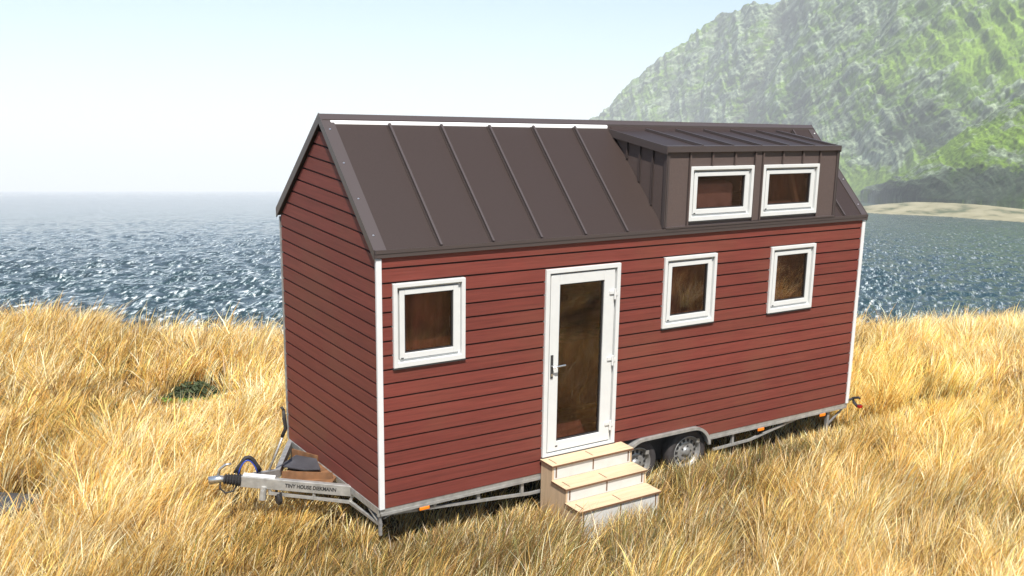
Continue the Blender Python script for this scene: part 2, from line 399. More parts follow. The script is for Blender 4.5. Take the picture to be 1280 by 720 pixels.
for xa in (.088, L - .10): inn.prism([(.12, 0), (.12, 2.58), (1.25, 3.64), (W - .12, 2.58), (W - .12, 0)], 0, xa, xa + .012)
inn.box(.11, L - .11, .275, W - .275, -.028, -.005)
K('interior_wall', inn, 'inside')
for xa in (4.72, .98): K('partition', MB().box(xa, xa + .04, .45, W - .115, .0, 2.44), 'insided')
for q in ((2.9, 4.6, 1.75, W - .115, .0, .9), (1.2, 2.8, 2.0, W - .115, 1.0, 1.7), (.2, .95, .34, W - .12, 0, 2.25)): K('cabinet', MB().box(*q), 'insided')
K('loft', MB().box(3.3, L - .11, .105, W - .115, 2.46, 2.50), 'inside')
bm_ = MB()
for x in (3.9, 4.6, 5.3, 6.0): bm_.bar((x, .12, 3.56), (x, 1.2, 3.60), .05, .06)
K('beam', bm_, 'inside'); K('brace', MB().bar((5.75, .14, 2.72), (5.48, .14, 3.45), .05, .06, (0, 1, 0)), 'tread')
for q in ((5.0, 5.95, .30, .33, 2.51, 3.35), (5.10, 6.40, .36, .39, .9, 2.44), (3.50, 4.66, .40, .43, .9, 2.44)): K('added_room_panel', MB().box(*q), 'insided')  # added close behind the panes so they look less black
K('post', MB().box(5.42, 5.47, .14, .19, 0, 2.45), 'inside')
for q in ((3.95, 4.60, .13, .5, 2.51, 3.20), (5.2, 5.75, .15, .6, 2.51, 2.90)): K('cushion', MB().box(*q), 'cloth', bevel=.06)

# ------------------------------------------------------------------ trailer
ch = MB()
for y in (.03, W - .03): ch.box(.01, 2.99, y - .028, y + .028, -.105, -.0755); ch.box(4.33, L - .01, y - .028, y + .028, -.105, -.0755)
for y in (.012, W - .012):
    ch.box(.0, 2.985, y - .006, y + .006, -.082, -.030); ch.box(4.33, L, y - .006, y + .006, -.082, -.030)
for k in range(9): ch.box(.2 + .8 * k - .025, .2 + .8 * k + .025, .06, W - .06, -.13, -.077)
chas = K('chassis', ch, 'galv')
gl_ = MB(); gl_.box(-.008, .03, .04, W - .04, -.10, -.029); K('end_rail', gl_, 'galv', chas)
for y in (.05, W - .05):
    tr = MB(); pth = [(-.01, y, -.105), (.60, y, -.160), (1.75, y, -.268), (2.9, y, -.275), (4.45, y, -.275), (5.08, y, -.262), (6.0, y, -.098)]
    t2 = MB()
    for a, b in zip(pth, pth[1:]):
        if a[0] != 2.9: (tr if a[0] < 2.9 else t2).bar(a, b, .03, .03)
    t2.bar((4.77, y, -.106), (4.77, y, -.27), .034, .034, (0, 1, 0)); K('truss', t2, 'galv', chas)
    for x in (.607, 1.113, 1.65): tr.bar((x, y, -.106), (x, y, float(np.interp(x, [p[0] for p in pth], [p[2] for p in pth]))), .034, .034, (0, 1, 0))
    tr.bar((.05, y, -.155), (.20, y, -.10), .02, .012)
    K('truss', tr, 'galv', chas)
for x in (.475, 5.235, 6.405):
    m_ = MB(); m_.box(x - .055, x + .055, -.004, .02, -.142 if x < 1 else -.148, -.107, 0); m_.box(x - .06, x + .06, .0205, .035, -.15, -.10, 1)
    K('marker_light', m_, ['orange', 'black'], bevel=.006)
for x, y in ((.02, .06), (.02, W - .06), (6.56, .06), (6.56, W - .06)):
    lg = MB(); ww = .045 if x > 1 else .028; lg.bar((x, y, -.10), (x, y, GZ + .02 if x > 1 else -.34), ww, ww, (0, 1, 0)); zf = GZ if x > 1 else -.38; lg.box(x - .05, x + .05, y - .05, y + .05, zf, zf + .018) if x > 1 else None
    lg.bar((x, y, -.33), (x + .33, y, -.11), .022, .022) if x > 1 else None
    K('support_leg', lg, 'galvd')
for y in (-.05, W + .05):
    s = -1 if y < 0 else 1
    tl = MB(); tl.tube([(L + .0, y - s * .02, .02), (L + .05, y, .05), (L + .06, y + s * .10, .085), (L + .06, y + s * .13, .075)], .018, 8, 0)
    tl.tube([(L + .05, y, .05), (L + .06, y + s * .02, -.01), (L + .06, y + s * .09, -.045), (L + .06, y + s * .16, -.03)], [.018, .022, .024, .03], 8, 0)
    tl.box(L + .03, L + .085, min(y + s * .12, y + s * .17), max(y + s * .12, y + s * .17), -.055, -.015, 1)
    K('tail_light', tl, ['black', 'redlens'])
def wheel(cx, y, out):
    """out = -1: outer face looks towards -Y"""
    cz = -.232; o = out
    w = bpy.data.objects.new('wheel', None); C.objects.link(w); w.parent = H
    t = MB().lathe([(.205, .075 * o), (.225, .088 * o), (.255, .094 * o), (.287, .086 * o), (.304, .066 * o), (.309, .02 * o), (.309, -.02 * o), (.304, -.066 * o), (.285, -.088 * o), (.21, -.08 * o)], (cx, y, cz), 1, 48)
    K('tyre', t, 'tyre', w, smooth=True)
    rm = MB().lathe([(.212, .082 * o), (.206, .090 * o), (.198, .078 * o), (.190, .045 * o), (.172, .034 * o), (.128, .046 * o), (.108, .060 * o), (.085, .052 * o), (.058, .052 * o), (.052, .075 * o), (.03, .083 * o), (0, .084 * o)], (cx, y, cz), 1, 48)
    for k in range(14):
        a = 2 * math.pi * k / 14; ca, sa = math.cos(a), math.sin(a)
        def q(r_, t_, d): return (cx + r_ * ca - t_ * sa, y + d * o, cz + r_ * sa + t_ * ca)
        rm.add([q(.128, -.016, .0495), q(.128, .016, .0495), q(.168, .021, .0405), q(.168, -.021, .0405)], [(0, 1, 2, 3)], 1)
    for k in range(5):
        a = 2 * math.pi * k / 5; rm.lathe([(0, .066 * o), (.011, .064 * o), (.012, .052 * o)], (cx + .07 * math.cos(a), y, cz + .07 * math.sin(a)), 1, 8, 1)
    K('rim', rm, ['rim', 'black'], w, smooth=True)
    return w
for y, o in ((.150, -1), (W - .150, 1)):
    for x in (3.245, 4.035): wheel(x, y, o)
    mg = MB(); R0 = .30
    ax0, ax1, az = ARCH[0] + .0, ARCH[1] - .002, ARCH[3] - .004
    def outline(d):
        rr = R0 - d
        return [(ax0 + R0 - rr * math.cos(t), az - R0 + rr * math.sin(t)) for t in np.linspace(.15, math.pi / 2, 10)] + [(ax1 - R0 + rr * math.sin(t), az - R0 + rr * math.cos(t)) for t in np.linspace(0, math.pi / 2 * .95, 12)]
    oa, ob, oc = outline(0), outline(.038), outline(.008)
    ya, yb = (-.042, -.002) if o < 0 else (W + .002, W + .042)
    n = len(oa)
    for A, B, y0, y1 in ((oa, ob, ya, yb), (oa, oc, -.002 if o < 0 else W - .25, .25 if o < 0 else W + .002)):
        for i in range(n - 1):
            vs = [(p[0], yy, p[1]) for yy in (y0, y1) for p in (A[i], A[i + 1], B[i + 1], B[i])]
            mg.add(vs, [(0, 1, 2, 3), (7, 6, 5, 4), (0, 4, 5, 1), (2, 6, 7, 3), (1, 5, 6, 2), (3, 7, 4, 0)])
    K('mudguard', mg, 'galvd' if False else 'galv')
    wl = MB(); y0, y1 = (.252, .27) if o < 0 else (W - .27, W - .252)
    wl.box(ax0, ax1, y0, y1, -.33, az - .012); K('wheel_arch_lining', wl, 'black')
    K('axle', MB().tube([(3.245, .2, -.232), (3.245, W - .2, -.232)], .03).tube([(4.035, .2, -.232), (4.035, W - .2, -.232)], .03) if o < 0 else MB().box(3.1, 4.2, W - .36, W - .30, -.25, -.17), 'galvd')

# drawbar
A = Vector((-.925, 1.25, .068)); Bn = Vector((.06, .73, -.09)); Bf = Vector((.06, 2.40, -.075))
db = MB(); db.bar(A, Bn, .06, .118)
beam = K('drawbar', db, 'galv', bevel=.004)
K('far_arm', MB().bar((-.50, 1.42, .0), (.0, 2.43, -.085), .05, .09).bar((-.50, 1.42, .0), (-.80, 1.30, .06), .05, .09), 'galvd', beam)
cp = MB(); cp.bar(A.lerp(Bn, .03) + Vector((0, .02, .070)), A.lerp(Bn, .30) + Vector((0, .02, .070)), .05, .016); K('cover_plate', cp, 'alu', beam)
hd = MB(); hd.tube([(-1.05, 1.30, .10), (-1.11, 1.33, .10), (-1.19, 1.37, .085)], [.03, .038, .045], 12); hd.tube([(-1.12, 1.33, .13), (-1.10, 1.33, .20), (-1.05, 1.30, .255), (-1.00, 1.28, .265)], [.014, .014, .013, .010], 8)
K('coupling', hd, 'steel', beam, smooth=True)
bl = MB(); p0 = Vector((-.925, 1.25, .072)); p1 = Vector((-1.07, 1.31, .10)); pts = []; rs = []
for k in range(13): pts.append(p0.lerp(p1, k / 12)); rs.append(.062 - .014 * k / 12 + (.008 if k % 2 else -.006))
bl.tube(pts, rs, 14); K('bellows', bl, 'black', beam)
cb = MB()
def arch(a, b, hgt, n=14, sway=0):
    a = Vector(a); b = Vector(b); return [a.lerp(b, k / n) + Vector((0, sway * math.sin(math.pi * k / n), hgt * math.sin(math.pi * k / n) ** .7)) for k in range(n + 1)]
cb.tube(arch((-.93, 1.31, .13), (-.735, 1.28, .12), .17), .020, 8, 0); cb.tube(arch((-.94, 1.27, .13), (-.76, 1.25, .12), .150), .007, 8, 1); cb.tube(arch((-.95, 1.36, .12), (-.70, 1.32, .11), .13), .012, 8, 0)
cb.tube([(-.95, 1.27, .03), (-1.0, 1.27, -.04), (-1.07, 1.29, -.05), (-1.11, 1.32, .0), (-1.10, 1.33, .06)], .009, 8, 0)
K('cable', cb, ['black', 'blue'], beam, smooth=True)
lv = MB(); lv.tube([(-.603, 1.38, .06), (-.415, 1.38, .50)], .012, 8, 0); lv.tube([(-.455, 1.38, .42), (-.415, 1.38, .515), (-.425, 1.38, .62), (-.428, 1.38, .72)], [.017, .019, .020, .016], 8, 1); lv.tube([(-.428, 1.38, .72), (-.445, 1.40, .755)], .014, 8, 1)
K('handbrake_lever', lv, ['galv', 'black'], beam, smooth=True)
lr = MB(); a = Vector((-.70, 1.12, -.075)); b = Vector((.0, .76, -.215)); c_ = Vector((.03, .06, -.225))
lr.bar(a, b, .03, .03); lr.bar(b, c_, .03, .03)
for t, up in ((0.01, .09), (.55, .07)): q = a.lerp(b, t); lr.bar(q, q + Vector((0, 0, up)), .026, .026, (0, 1, 0))
lr.bar(b, b + Vector((.03, -.03, .13)), .03, .02, (0, 1, 0)); lr.bar(c_, c_ + Vector((-.02, .22, .11)), .03, .02)
K('lower_rail', lr, 'galv', beam)
tp = MB(); tp.prism([(-.55, 1.22), (-.10, .97), (.0, 1.1), (.0, 1.95), (-.10, 2.0)], 2, -.052, -.036); tp.bar((-.50, 1.30, .02), (-.06, 1.06, -.01), .012, .09)
tp.bar((-.14, 1.98, -.02), (.0, 1.60, -.01), .012, .10)
K('drawbar_tray', tp, 'ply', beam)
mt = MB(); mt.prism([(-.42, 1.60), (-.16, 1.82), (-.02, 1.60), (-.10, 1.28), (-.25, 1.36)], 2, .0, .012); K('dark_sheet', mt, 'mat', beam)
jw = MB(); jc = (-.62, 1.07, -.145); jw.lathe([(.0, -.022), (.05, -.022), (.064, -.012), (.064, .012), (.05, .022), (0, .022)], jc, 0, 20); jw.box(-.63, -.61, 1.0, 1.02, -.15, -.05); jw.box(-.63, -.61, 1.12, 1.14, -.15, -.05)
K('jockey_wheel', jw, 'black', beam)
jm = MB().tube([(-.76, 1.13, -.14), (-.75, 1.13, -.04), (-.74, 1.13, .0)], [.035, .03, .03], 12); K('jockey_clamp', jm, 'galv', beam)
# the writing on the drawbar
cu = bpy.data.curves.new('lettering', 'FONT'); cu.body = 'TINY HOUSE DIEKMANN'; cu.size = .068; cu.extrude = .0008; cu.offset = .0022; cu.align_x = 'CENTER'; cu.align_y = 'CENTER'
tmp = bpy.data.objects.new('lettering', cu); C.objects.link(tmp); bpy.context.view_layer.update()
me = bpy.data.meshes.new_from_object(tmp.evaluated_get(bpy.context.evaluated_depsgraph_get())); bpy.data.objects.remove(tmp)
d = (Bn - A).normalized(); sd = d.cross(Vector((0, 0, 1))).normalized(); u = sd.cross(d)
wd = max(v.co.x for v in me.vertices) - min(v.co.x for v in me.vertices); kx = .50 / wd
ctr = A.lerp(Bn, .60) + sd * .0315
for v in me.vertices: v.co = ctr + d * v.co.x * kx + u * v.co.y * .86 + sd * v.co.z - BASE
me.name = 'lettering'; me.materials.clear(); me.materials.append(M['black'])
o = bpy.data.objects.new('lettering', me); C.objects.link(o); o.parent = beam

# ------------------------------------------------------------------ THE STEPS
SB = Vector((2.395, -.45, GZ))
ST = empty('wooden_steps', 'three pale plywood steps with white risers below the glass door', 'steps', SB)
TX0, TX1 = 1.835, 2.935
T = [(.156, -.285, -.02), (-.022, -.572, -.30), (-.19, -.858, -.585)]
def SK(n, mb, m, p=None, **k): return obj(n, mb, m, p or ST, base=SB, wp=False, **k)
for s, (xa, xb) in enumerate(((TX0 + .012, TX0 + .034), (TX1 - .034, TX1 - .012))):
    prof = [(-.03, GZ + .0), (-.03, T[0][0] - .024), (T[0][1] + .018, T[0][0] - .024), (T[0][1] + .018, T[1][0] - .024), (T[1][1] + .018, T[1][0] - .024), (T[1][1] + .018, T[2][0] - .024), (T[2][1] + .018, T[2][0] - .024), (T[2][1] + .018, GZ)]
    SK('side_panel', MB().prism(prof, 0, xa, xb), 'sidewood')
for i, (z, yf, yb) in enumerate(T):
    t = MB(); t.box(TX0, TX1, yf, -.025 if i == 0 else T[i - 1][1] + .016, z - .0235, z, 0)
    for xs in (TX0 + .075, (TX0 + TX1) / 2 + .01): t.box(xs, xs + .011, yf + .05, yf + .21, z + .0003, z + .0018, 1)
    t.box(TX0 - .001, TX1 + .001, yf - .003, yf - .0005, z - .0235, z - .001, 1)
    t.box(TX0 - .003, TX0 - .0005, yf, -.025 if i == 0 else T[i - 1][1] + .016, z - .0235, z - .001, 1)
    SK('tread', t, ['tread', 'edge'])
    zb = (T[i + 1][0] + .0005) if i < 2 else GZ
    q = MB(); q.box(TX0 + .0345, TX1 - .0345, yf + .0195, yf + .036, zb, z - .024, 0)
    for xs in (TX0 + .055, (TX0 + TX1) / 2 - .006, TX1 - .07): q.box(xs, xs + .016, yf + .0165, yf + .019, zb + .02, z - .03, 1)
    SK('riser', q, ['riser', 'edge'])

# ------------------------------------------------------------------ GROUND
CR = np.array([(-40, 20.0), (-24, 17.8), (-12.58, 16.99), (-12.24, 17.38), (-11.56, 17.28), (-10.7, 16.88), (-10.03, 16.74), (-8.96, 16.98), (-7.9, 17.31), (-4, 19.3), (.61, 21.35), (2.22, 22.3), (3.97, 23.26), (12, 27), (40, 30)])
CRA = np.arctan2(CR[:, 0], CR[:, 1]); CRD = np.hypot(CR[:, 0], CR[:, 1])
def ground_z(x, y, detail=True):
    z = P0[2] - ((x - P0[0]) * NRM[0] + (y - P0[1]) * NRM[1]) / NRM[2]
    az = np.arctan2(x, np.maximum(y, .1)); dist = np.hypot(x, y)
    dc = np.interp(az, CRA, CRD)
    e = np.where(y > 0, np.maximum(0, dist - dc + .8), 0)
    drop = np.where(e < 5, .06 * e ** 2, 1.5 + (e - 5) * .62)
    if detail:
        hx = (x - HMn[0, 3]) * HMn[0, 0] + (y - HMn[1, 3]) * HMn[1, 0]; hy = (x - HMn[0, 3]) * HMn[0, 1] + (y - HMn[1, 3]) * HMn[1, 1]
        dx = np.maximum(np.maximum(-1.2 - hx, hx - L), 0); dy = np.maximum(np.maximum(-1.0 - hy, hy - W), 0)
        k = np.clip(np.hypot(dx, dy) / 1.5, .05, 1)
        z = z + k * (.10 * fbm(x / 3.2, y / 3.2, 3, 5) + .05 * fbm(x / .8, y / .8, 3, 9))
    z = z - drop
    # gentle flattening far away to the sides and behind the camera
    return np.maximum(z, -4)
gx = np.concatenate([np.arange(-110, -32, 3), np.arange(-32, 22, .16), np.arange(22, 100, 3)]); gy = np.concatenate([np.arange(-60, 4, 3), np.arange(4, 36, .16), np.arange(36, 75, 1.5)])
GX, GY = np.meshgrid(gx, gy); GZZ = ground_z(GX, GY)
def grid_mesh(name, X, Y, Z, m, smooth=True):
    ny, nx = X.shape; v = np.stack([X, Y, Z], -1).reshape(-1, 3).astype(np.float32)
    i = np.arange(ny * nx).reshape(ny, nx); f = np.stack([i[:-1, :-1], i[:-1, 1:], i[1:, 1:], i[1:, :-1]], -1).reshape(-1, 4)
    me = bpy.data.meshes.new(name); me.vertices.add(len(v)); me.vertices.foreach_set('co', v.ravel())
    me.loops.add(f.size); me.loops.foreach_set('vertex_index', f.ravel().astype(np.int32)); me.polygons.add(len(f))
    me.polygons.foreach_set('loop_start', np.arange(0, f.size, 4, dtype=np.int32)); me.update(calc_edges=True)
    if smooth: me.polygons.foreach_set('use_smooth', np.ones(len(f), bool))
    me.materials.append(m); o = bpy.data.objects.new(name, me); C.objects.link(o); return o
mg_ = mat('thatch_soil', (.16, .11, .05), .95, spec=.1); n = noise(mg_, 9, 8); r_ = ramp(mg_, [(.3, (.022, .016, .008)), (.55, (.060, .040, .018)), (.75, (.12, .082, .035))])
ln(mg_, n.outputs['Fac'], r_.inputs[0]); ln(mg_, r_.outputs[0], bsdf(mg_).inputs['Base Color'])
tag(grid_mesh('ground', GX, GY, GZZ, mg_), kind='structure')

# ------------------------------------------------------------------ GRASS
def sample(n):
    y = 7.5 + (30 - 7.5) * RNG.random(n) ** 1.05
    a = np.where(RNG.random(n) < .86, -.86 + 1.12 * RNG.random(n), -1.25 + 2.0 * RNG.random(n))      # x / y, thinner to the sides
    return a * y, y
SHRUBS = [(-8.93, 15.70, .36, .20), (-11.9, 15.7, .20, .14)]
ROCKC = (-9.02, 11.62)
NT = 6200
tx, ty = sample(NT); ts = RNG.random(NT)
NB = 640000
isT = RNG.random(NB) < .76
ti = RNG.integers(0, NT, NB)
ang = RNG.random(NB) * 2 * np.pi; rad = np.abs(RNG.normal(0, .105, NB)) * (0.6 + .9 * ts[ti])
ux, uy = sample(NB)
bx = np.where(isT, tx[ti] + rad * np.cos(ang), ux); by = np.where(isT, ty[ti] + rad * np.sin(ang), uy)
hp = to_house(np.stack([bx, by, ground_z(bx, by, False)], -1)); hx, hy = hp[:, 0], hp[:, 1]
patch = fbm(bx / 2.1, by / 2.1, 4, 31); patch2 = fbm(bx / .9, by / .9, 3, 71); patch3 = fbm(bx / 4.2, by / 4.2, 3, 51)
ln_ = (.40 + .26 * RNG.random(NB) ** 1.4) * (1 + .38 * patch + .22 * patch2)
ln_ *= np.where(isT, 1.06 + .35 * (ts[ti] - .4), .82)
tall = RNG.random(NB) < .035; ln_ = np.where(tall, ln_ * 1.22, ln_)
dxf = np.maximum(np.maximum(-.05 - hx, hx - L - .05), 0); dyf = np.maximum(np.maximum(-hy, hy - W), 0); dh = np.hypot(dxf, dyf)
inside = (hx > -.02) & (hx < L + .02) & (hy > .06) & (hy < W - .05)
infront = (hy <= .1)
cap = np.where(infront, .25 + .42 * np.maximum(-hy, 0), .34 + .5 * dh)
wz = (hx > 2.95) & (hx < 4.6) & (hy < .4); cap = np.where(wz, cap + .06, cap)
sf = (hx > TX0 - .15) & (hx < TX1 + .25) & (hy < -.8); cap = np.where(sf, np.minimum(cap, .35 + .36 * np.maximum(-hy - .88, 0)), cap)
db_ = (hx > -1.35) & (hx < .1) & (hy > .55) & (hy < 1.95); cap = np.where(db_, np.minimum(cap, .33), cap)
dbf = (hx > -1.5) & (hx < .1) & (hy <= .55) & (hy > -.6); cap = np.where(dbf, np.minimum(cap, .30 + .25 * np.maximum(.55 - hy, 0)), cap)
ln_ = np.minimum(ln_, cap * (.72 + .5 * RNG.random(NB)))
ln_ = np.where(inside, np.minimum(ln_, .16), ln_)
keep = ~(inside & (RNG.random(NB) < .6))
keep &= ~((hx > TX0 - .03) & (hx < TX1 + .03) & (hy > -.90) & (hy < .05))
for sx, sy, sr, sh in SHRUBS:
    q = np.hypot((bx - sx), (by - sy) * .9); keep &= q > sr * (.9 + .25 * patch2); ln_ = np.where((q < sr * 3.2) & (by < sy), np.minimum(ln_, .14 + .22 * np.maximum(q - sr, 0)), ln_)
q = np.maximum(np.abs(bx - ROCKC[0]) / .62, np.abs(by - ROCKC[1]) / .30); keep &= q > 1
ln_ = np.where((np.abs(bx - ROCKC[0]) < .75) & (by < ROCKC[1]) & (by > ROCKC[1] - .9), np.minimum(ln_, .16), ln_)
az = np.arctan2(bx, by); keep &= np.hypot(bx, by) < np.interp(az, CRA, CRD) + 2.2
# colour kinds
kind = RNG.random(NB) + .50 * patch + .25 * patch2 + .18 * patch3
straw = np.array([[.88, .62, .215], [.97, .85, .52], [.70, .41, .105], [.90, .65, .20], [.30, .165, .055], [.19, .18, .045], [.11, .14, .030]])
sel = np.select([kind < -.16, kind < -.04, kind < .10, kind < .42, kind < .52, kind < .74], [6, 5, 4, 2, 0, 3], 1)
# shade before the house, painted as olive-brown grass; last patch is plain growth
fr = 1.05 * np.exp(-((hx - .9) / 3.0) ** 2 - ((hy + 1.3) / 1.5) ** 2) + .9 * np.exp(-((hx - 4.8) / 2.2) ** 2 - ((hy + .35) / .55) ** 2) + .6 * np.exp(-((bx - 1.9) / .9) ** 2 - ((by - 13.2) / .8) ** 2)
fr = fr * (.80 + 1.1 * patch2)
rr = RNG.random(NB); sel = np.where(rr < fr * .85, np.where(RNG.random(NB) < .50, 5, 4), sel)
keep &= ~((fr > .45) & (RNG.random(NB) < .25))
tb = RNG.random(NT)[ti]; tbr = np.where(isT, .60 + .62 * tb, .80) * (1 + .28 * patch3) * (1 - .14 * np.clip(fr, 0, 1))  # the painted house-front shade also darkens the blades
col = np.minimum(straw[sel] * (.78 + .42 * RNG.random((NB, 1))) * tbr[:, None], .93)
yw = np.exp(-((bx - 1.2) / 1.8) ** 2 - ((by - 18.0) / 3.0) ** 2)[:, None]; col = col * (1 - yw * np.array([[.0, .06, .38]]))
# direction: splay out of the tussock + wind
wind = .7 + 1.1 * fbm(bx / 3.5, by / 3.5, 2, 91)
ta = 6.28 * RNG.random(NT); dirx = np.where(isT, np.cos(ang) * .6 + .5 * np.cos(ta[ti]), np.cos(ang) * .7) + .6 * np.cos(wind); diry = np.where(isT, np.sin(ang) * .6 + .5 * np.sin(ta[ti]), np.sin(ang) * .7) + .45 * np.sin(wind)
nn = np.hypot(dirx, diry) + 1e-6; dirx /= nn; diry /= nn
lean = np.clip(.12 + .55 * RNG.random(NB) * np.where(isT, .5 + 3.5 * rad, .9), .05, 1.0)
curl = .25 + .9 * RNG.random(NB) ** 1.5
bx, by, ln_, dirx, diry, lean, curl, col, tall = [q[keep] for q in (bx, by, ln_, dirx, diry, lean, curl, col, tall)]
n = len(bx); bz = ground_z(bx, by) - .02
dist = np.hypot(bx, by); wdt = (.0019 + .0020 * RNG.random(n)) * np.clip(dist / 11, .8, 1.6)
fa = RNG.random(n) * np.pi * 2; wx = np.cos(fa); wy = np.sin(fa)
ts_ = np.array([0, .38, .74, 1.0]); ws_ = np.array([1.0, .95, .62, 0.])
V = np.zeros((n, 7, 3), np.float32); CO = np.ones((n, 7, 4), np.float32)
px, py, pz = bx.copy(), by.copy(), bz.copy(); th = lean * .6
for k in range(4):
    if k:
        seg = (ts_[k] - ts_[k - 1]) * ln_; th = np.minimum(th + curl * (.20, .42, .62)[k - 1], 2.0)
        px = px + dirx * np.sin(th) * seg; py = py + diry * np.sin(th) * seg; pz = pz + np.cos(th) * seg
    w = wdt * ws_[k] * np.where(tall & (k == 2), 2.0, 1.0)
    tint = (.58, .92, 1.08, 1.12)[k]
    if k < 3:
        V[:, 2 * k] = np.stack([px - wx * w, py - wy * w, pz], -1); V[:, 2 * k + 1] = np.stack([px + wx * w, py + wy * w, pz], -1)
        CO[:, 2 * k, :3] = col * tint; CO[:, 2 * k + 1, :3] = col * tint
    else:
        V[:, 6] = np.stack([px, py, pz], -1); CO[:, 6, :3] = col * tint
b0 = (np.arange(n) * 7)[:, None]
F4 = np.concatenate([b0 + np.array([[0, 1, 3, 2]]), b0 + np.array([[2, 3, 5, 4]])], 1).reshape(-1, 4); F3 = b0 + np.array([[4, 5, 6]])
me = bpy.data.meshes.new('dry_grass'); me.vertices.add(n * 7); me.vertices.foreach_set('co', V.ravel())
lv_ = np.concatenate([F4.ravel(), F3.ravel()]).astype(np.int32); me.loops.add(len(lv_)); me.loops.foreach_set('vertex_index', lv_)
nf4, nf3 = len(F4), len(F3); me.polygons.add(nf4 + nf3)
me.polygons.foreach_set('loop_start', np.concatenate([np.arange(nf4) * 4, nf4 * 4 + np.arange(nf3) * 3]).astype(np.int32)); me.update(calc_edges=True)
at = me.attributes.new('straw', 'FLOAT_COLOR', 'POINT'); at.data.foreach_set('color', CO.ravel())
mgz = bpy.data.materials.new('grass_blades'); mgz.use_nodes = True; t = mgz.node_tree
t.nodes.remove(bsdf(mgz)); out = [q for q in t.nodes if q.type == 'OUTPUT_MATERIAL'][0]
aa = nd(mgz, 'ShaderNodeAttribute', attribute_name='straw'); df = nd(mgz, 'ShaderNodeBsdfDiffuse'); tl_ = nd(mgz, 'ShaderNodeBsdfTranslucent'); gs = nd(mgz, 'ShaderNodeBsdfGlossy'); gs.inputs['Roughness'].default_value = .45
m1 = nd(mgz, 'ShaderNodeMixShader'); m1.inputs[0].default_value = .38; m2 = nd(mgz, 'ShaderNodeMixShader'); m2.inputs[0].default_value = .05
ln(mgz, aa.outputs['Color'], df.inputs[0]); ln(mgz, aa.outputs['Color'], tl_.inputs[0]); ln(mgz, df.outputs[0], m1.inputs[1]); ln(mgz, tl_.outputs[0], m1.inputs[2])
ln(mgz, m1.outputs[0], m2.inputs[1]); ln(mgz, gs.outputs[0], m2.inputs[2]); ln(mgz, m2.outputs[0], out.inputs[0])
me.materials.append(mgz); go = bpy.data.objects.new('dry_grass', me); C.objects.link(go); tag(go, 'tall straw coloured grass covering the whole meadow', 'grass', kind='stuff')

# ------------------------------------------------------------------ SHRUBS AND ROCK
M['leaf'] = vary(mat('shrub_leaf', (.035, .050, .018), .7, spec=.3), (.035, .050, .018), .45, 14)
M['leafg'] = vary(mat('moss_leaf', (.13, .22, .03), .7, spec=.3), (.13, .22, .03), .35, 14)
M['twig'] = mat('twig', (.05, .035, .025), .8)
def shrub(sx, sy, r, h, label):
    z = float(ground_z(np.array([sx]), np.array([sy]))[0]); o = bpy.data.objects.new('shrub', None); C.objects.link(o); o.location = (sx, sy, z - .02); tag(o, label, 'shrub')
    tw = MB(); lf = MB(); ms = MB()
    for k in range(26):
        a = random.random() * 6.28; rr = r * random.random() ** .6; p = Vector((math.cos(a) * rr, math.sin(a) * rr * .8, h * (1 - (rr / r) ** 2 * .7) * random.uniform(.7, 1.1)))
        tw.tube([(p.x * .3, p.y * .3, 0), p * .6, p], [.008, .006, .003], 5)
    for k in range(1500):
        a = random.random() * 6.28; rr = r * 1.1 * random.random() ** .5 * (1 + .35 * math.sin(2 * a + 1) + .2 * math.sin(5 * a)); zz = h * (1 - (rr / r / 1.15) ** 2 * .75) * random.random() ** .5 * (1 + .3 * math.sin(5 * a))
        c = Vector((math.cos(a) * rr, math.sin(a) * rr * .8, max(zz, .01))); s = random.uniform(.012, .026)
        e = Vector((random.gauss(0, 1), random.gauss(0, 1), random.gauss(0, 1))).normalized(); f_ = e.orthogonal().normalized()
        lf.add([c - e * s * 1.6, c - f_ * s * .6, c + e * s * 1.6, c + f_ * s * .6], [(0, 1, 2, 3)])
    for k in range(500):
        a = random.uniform(3.3, 6.1); rr = r * random.uniform(.9, 1.35); c = Vector((math.cos(a) * rr, math.sin(a) * rr * .85, random.uniform(.0, .05))); s = random.uniform(.01, .022)
        e = Vector((random.gauss(0, 1), random.gauss(0, 1), random.gauss(0, 1) + .5)).normalized(); f_ = e.orthogonal().normalized()
        ms.add([c - e * s * 1.6, c - f_ * s * .5, c + e * s * 1.6, c + f_ * s * .5], [(0, 1, 2, 3)])
    for nm, mb, m in (('stem', tw, 'twig'), ('foliage', lf, 'leaf'), ('mossy_rim', ms, 'leafg')): obj(nm, mb, m, o, base=Vector((0, 0, 0)), wp=False)
shrub(*SHRUBS[0], 'low dark shrub with a bright mossy rim in the dry grass beside the red gable')
shrub(*SHRUBS[1], 'smaller dull dark shrub near the meadow edge at the far left')
rk = MB(); nx_, ny_ = 15, 8
rv = []
for top in (1, 0):
    for j in range(ny_):
        for i in range(nx_):
            X = (i / (nx_ - 1) - .5) * 1.15; Y = (j / (ny_ - 1) - .5) * .5
            X += .03 * math.sin(7 * Y + j); Y += .03 * math.sin(9 * X)
            rv.append((X, Y, (.13 + .025 * math.sin(6 * X) * math.cos(9 * Y) + .012 * random.random()) if top else -.15))
fs = []
for j in range(ny_ - 1):
    for i in range(nx_ - 1):
        a = j * nx_ + i; fs += [(a, a + 1, a + nx_ + 1, a + nx_), (a + nx_ * ny_, a + nx_ * ny_ + nx_, a + nx_ * ny_ + nx_ + 1, a + nx_ * ny_ + 1)]
per = [i for i in range(nx_)] + [j * nx_ + nx_ - 1 for j in range(1, ny_)] + [(ny_ - 1) * nx_ + i for i in range(nx_ - 2, -1, -1)] + [j * nx_ for j in range(ny_ - 2, 0, -1)]
for a, b in zip(per, per[1:] + per[:1]): fs.append((a, a + nx_ * ny_, b + nx_ * ny_, b))
rk.add(rv, fs)
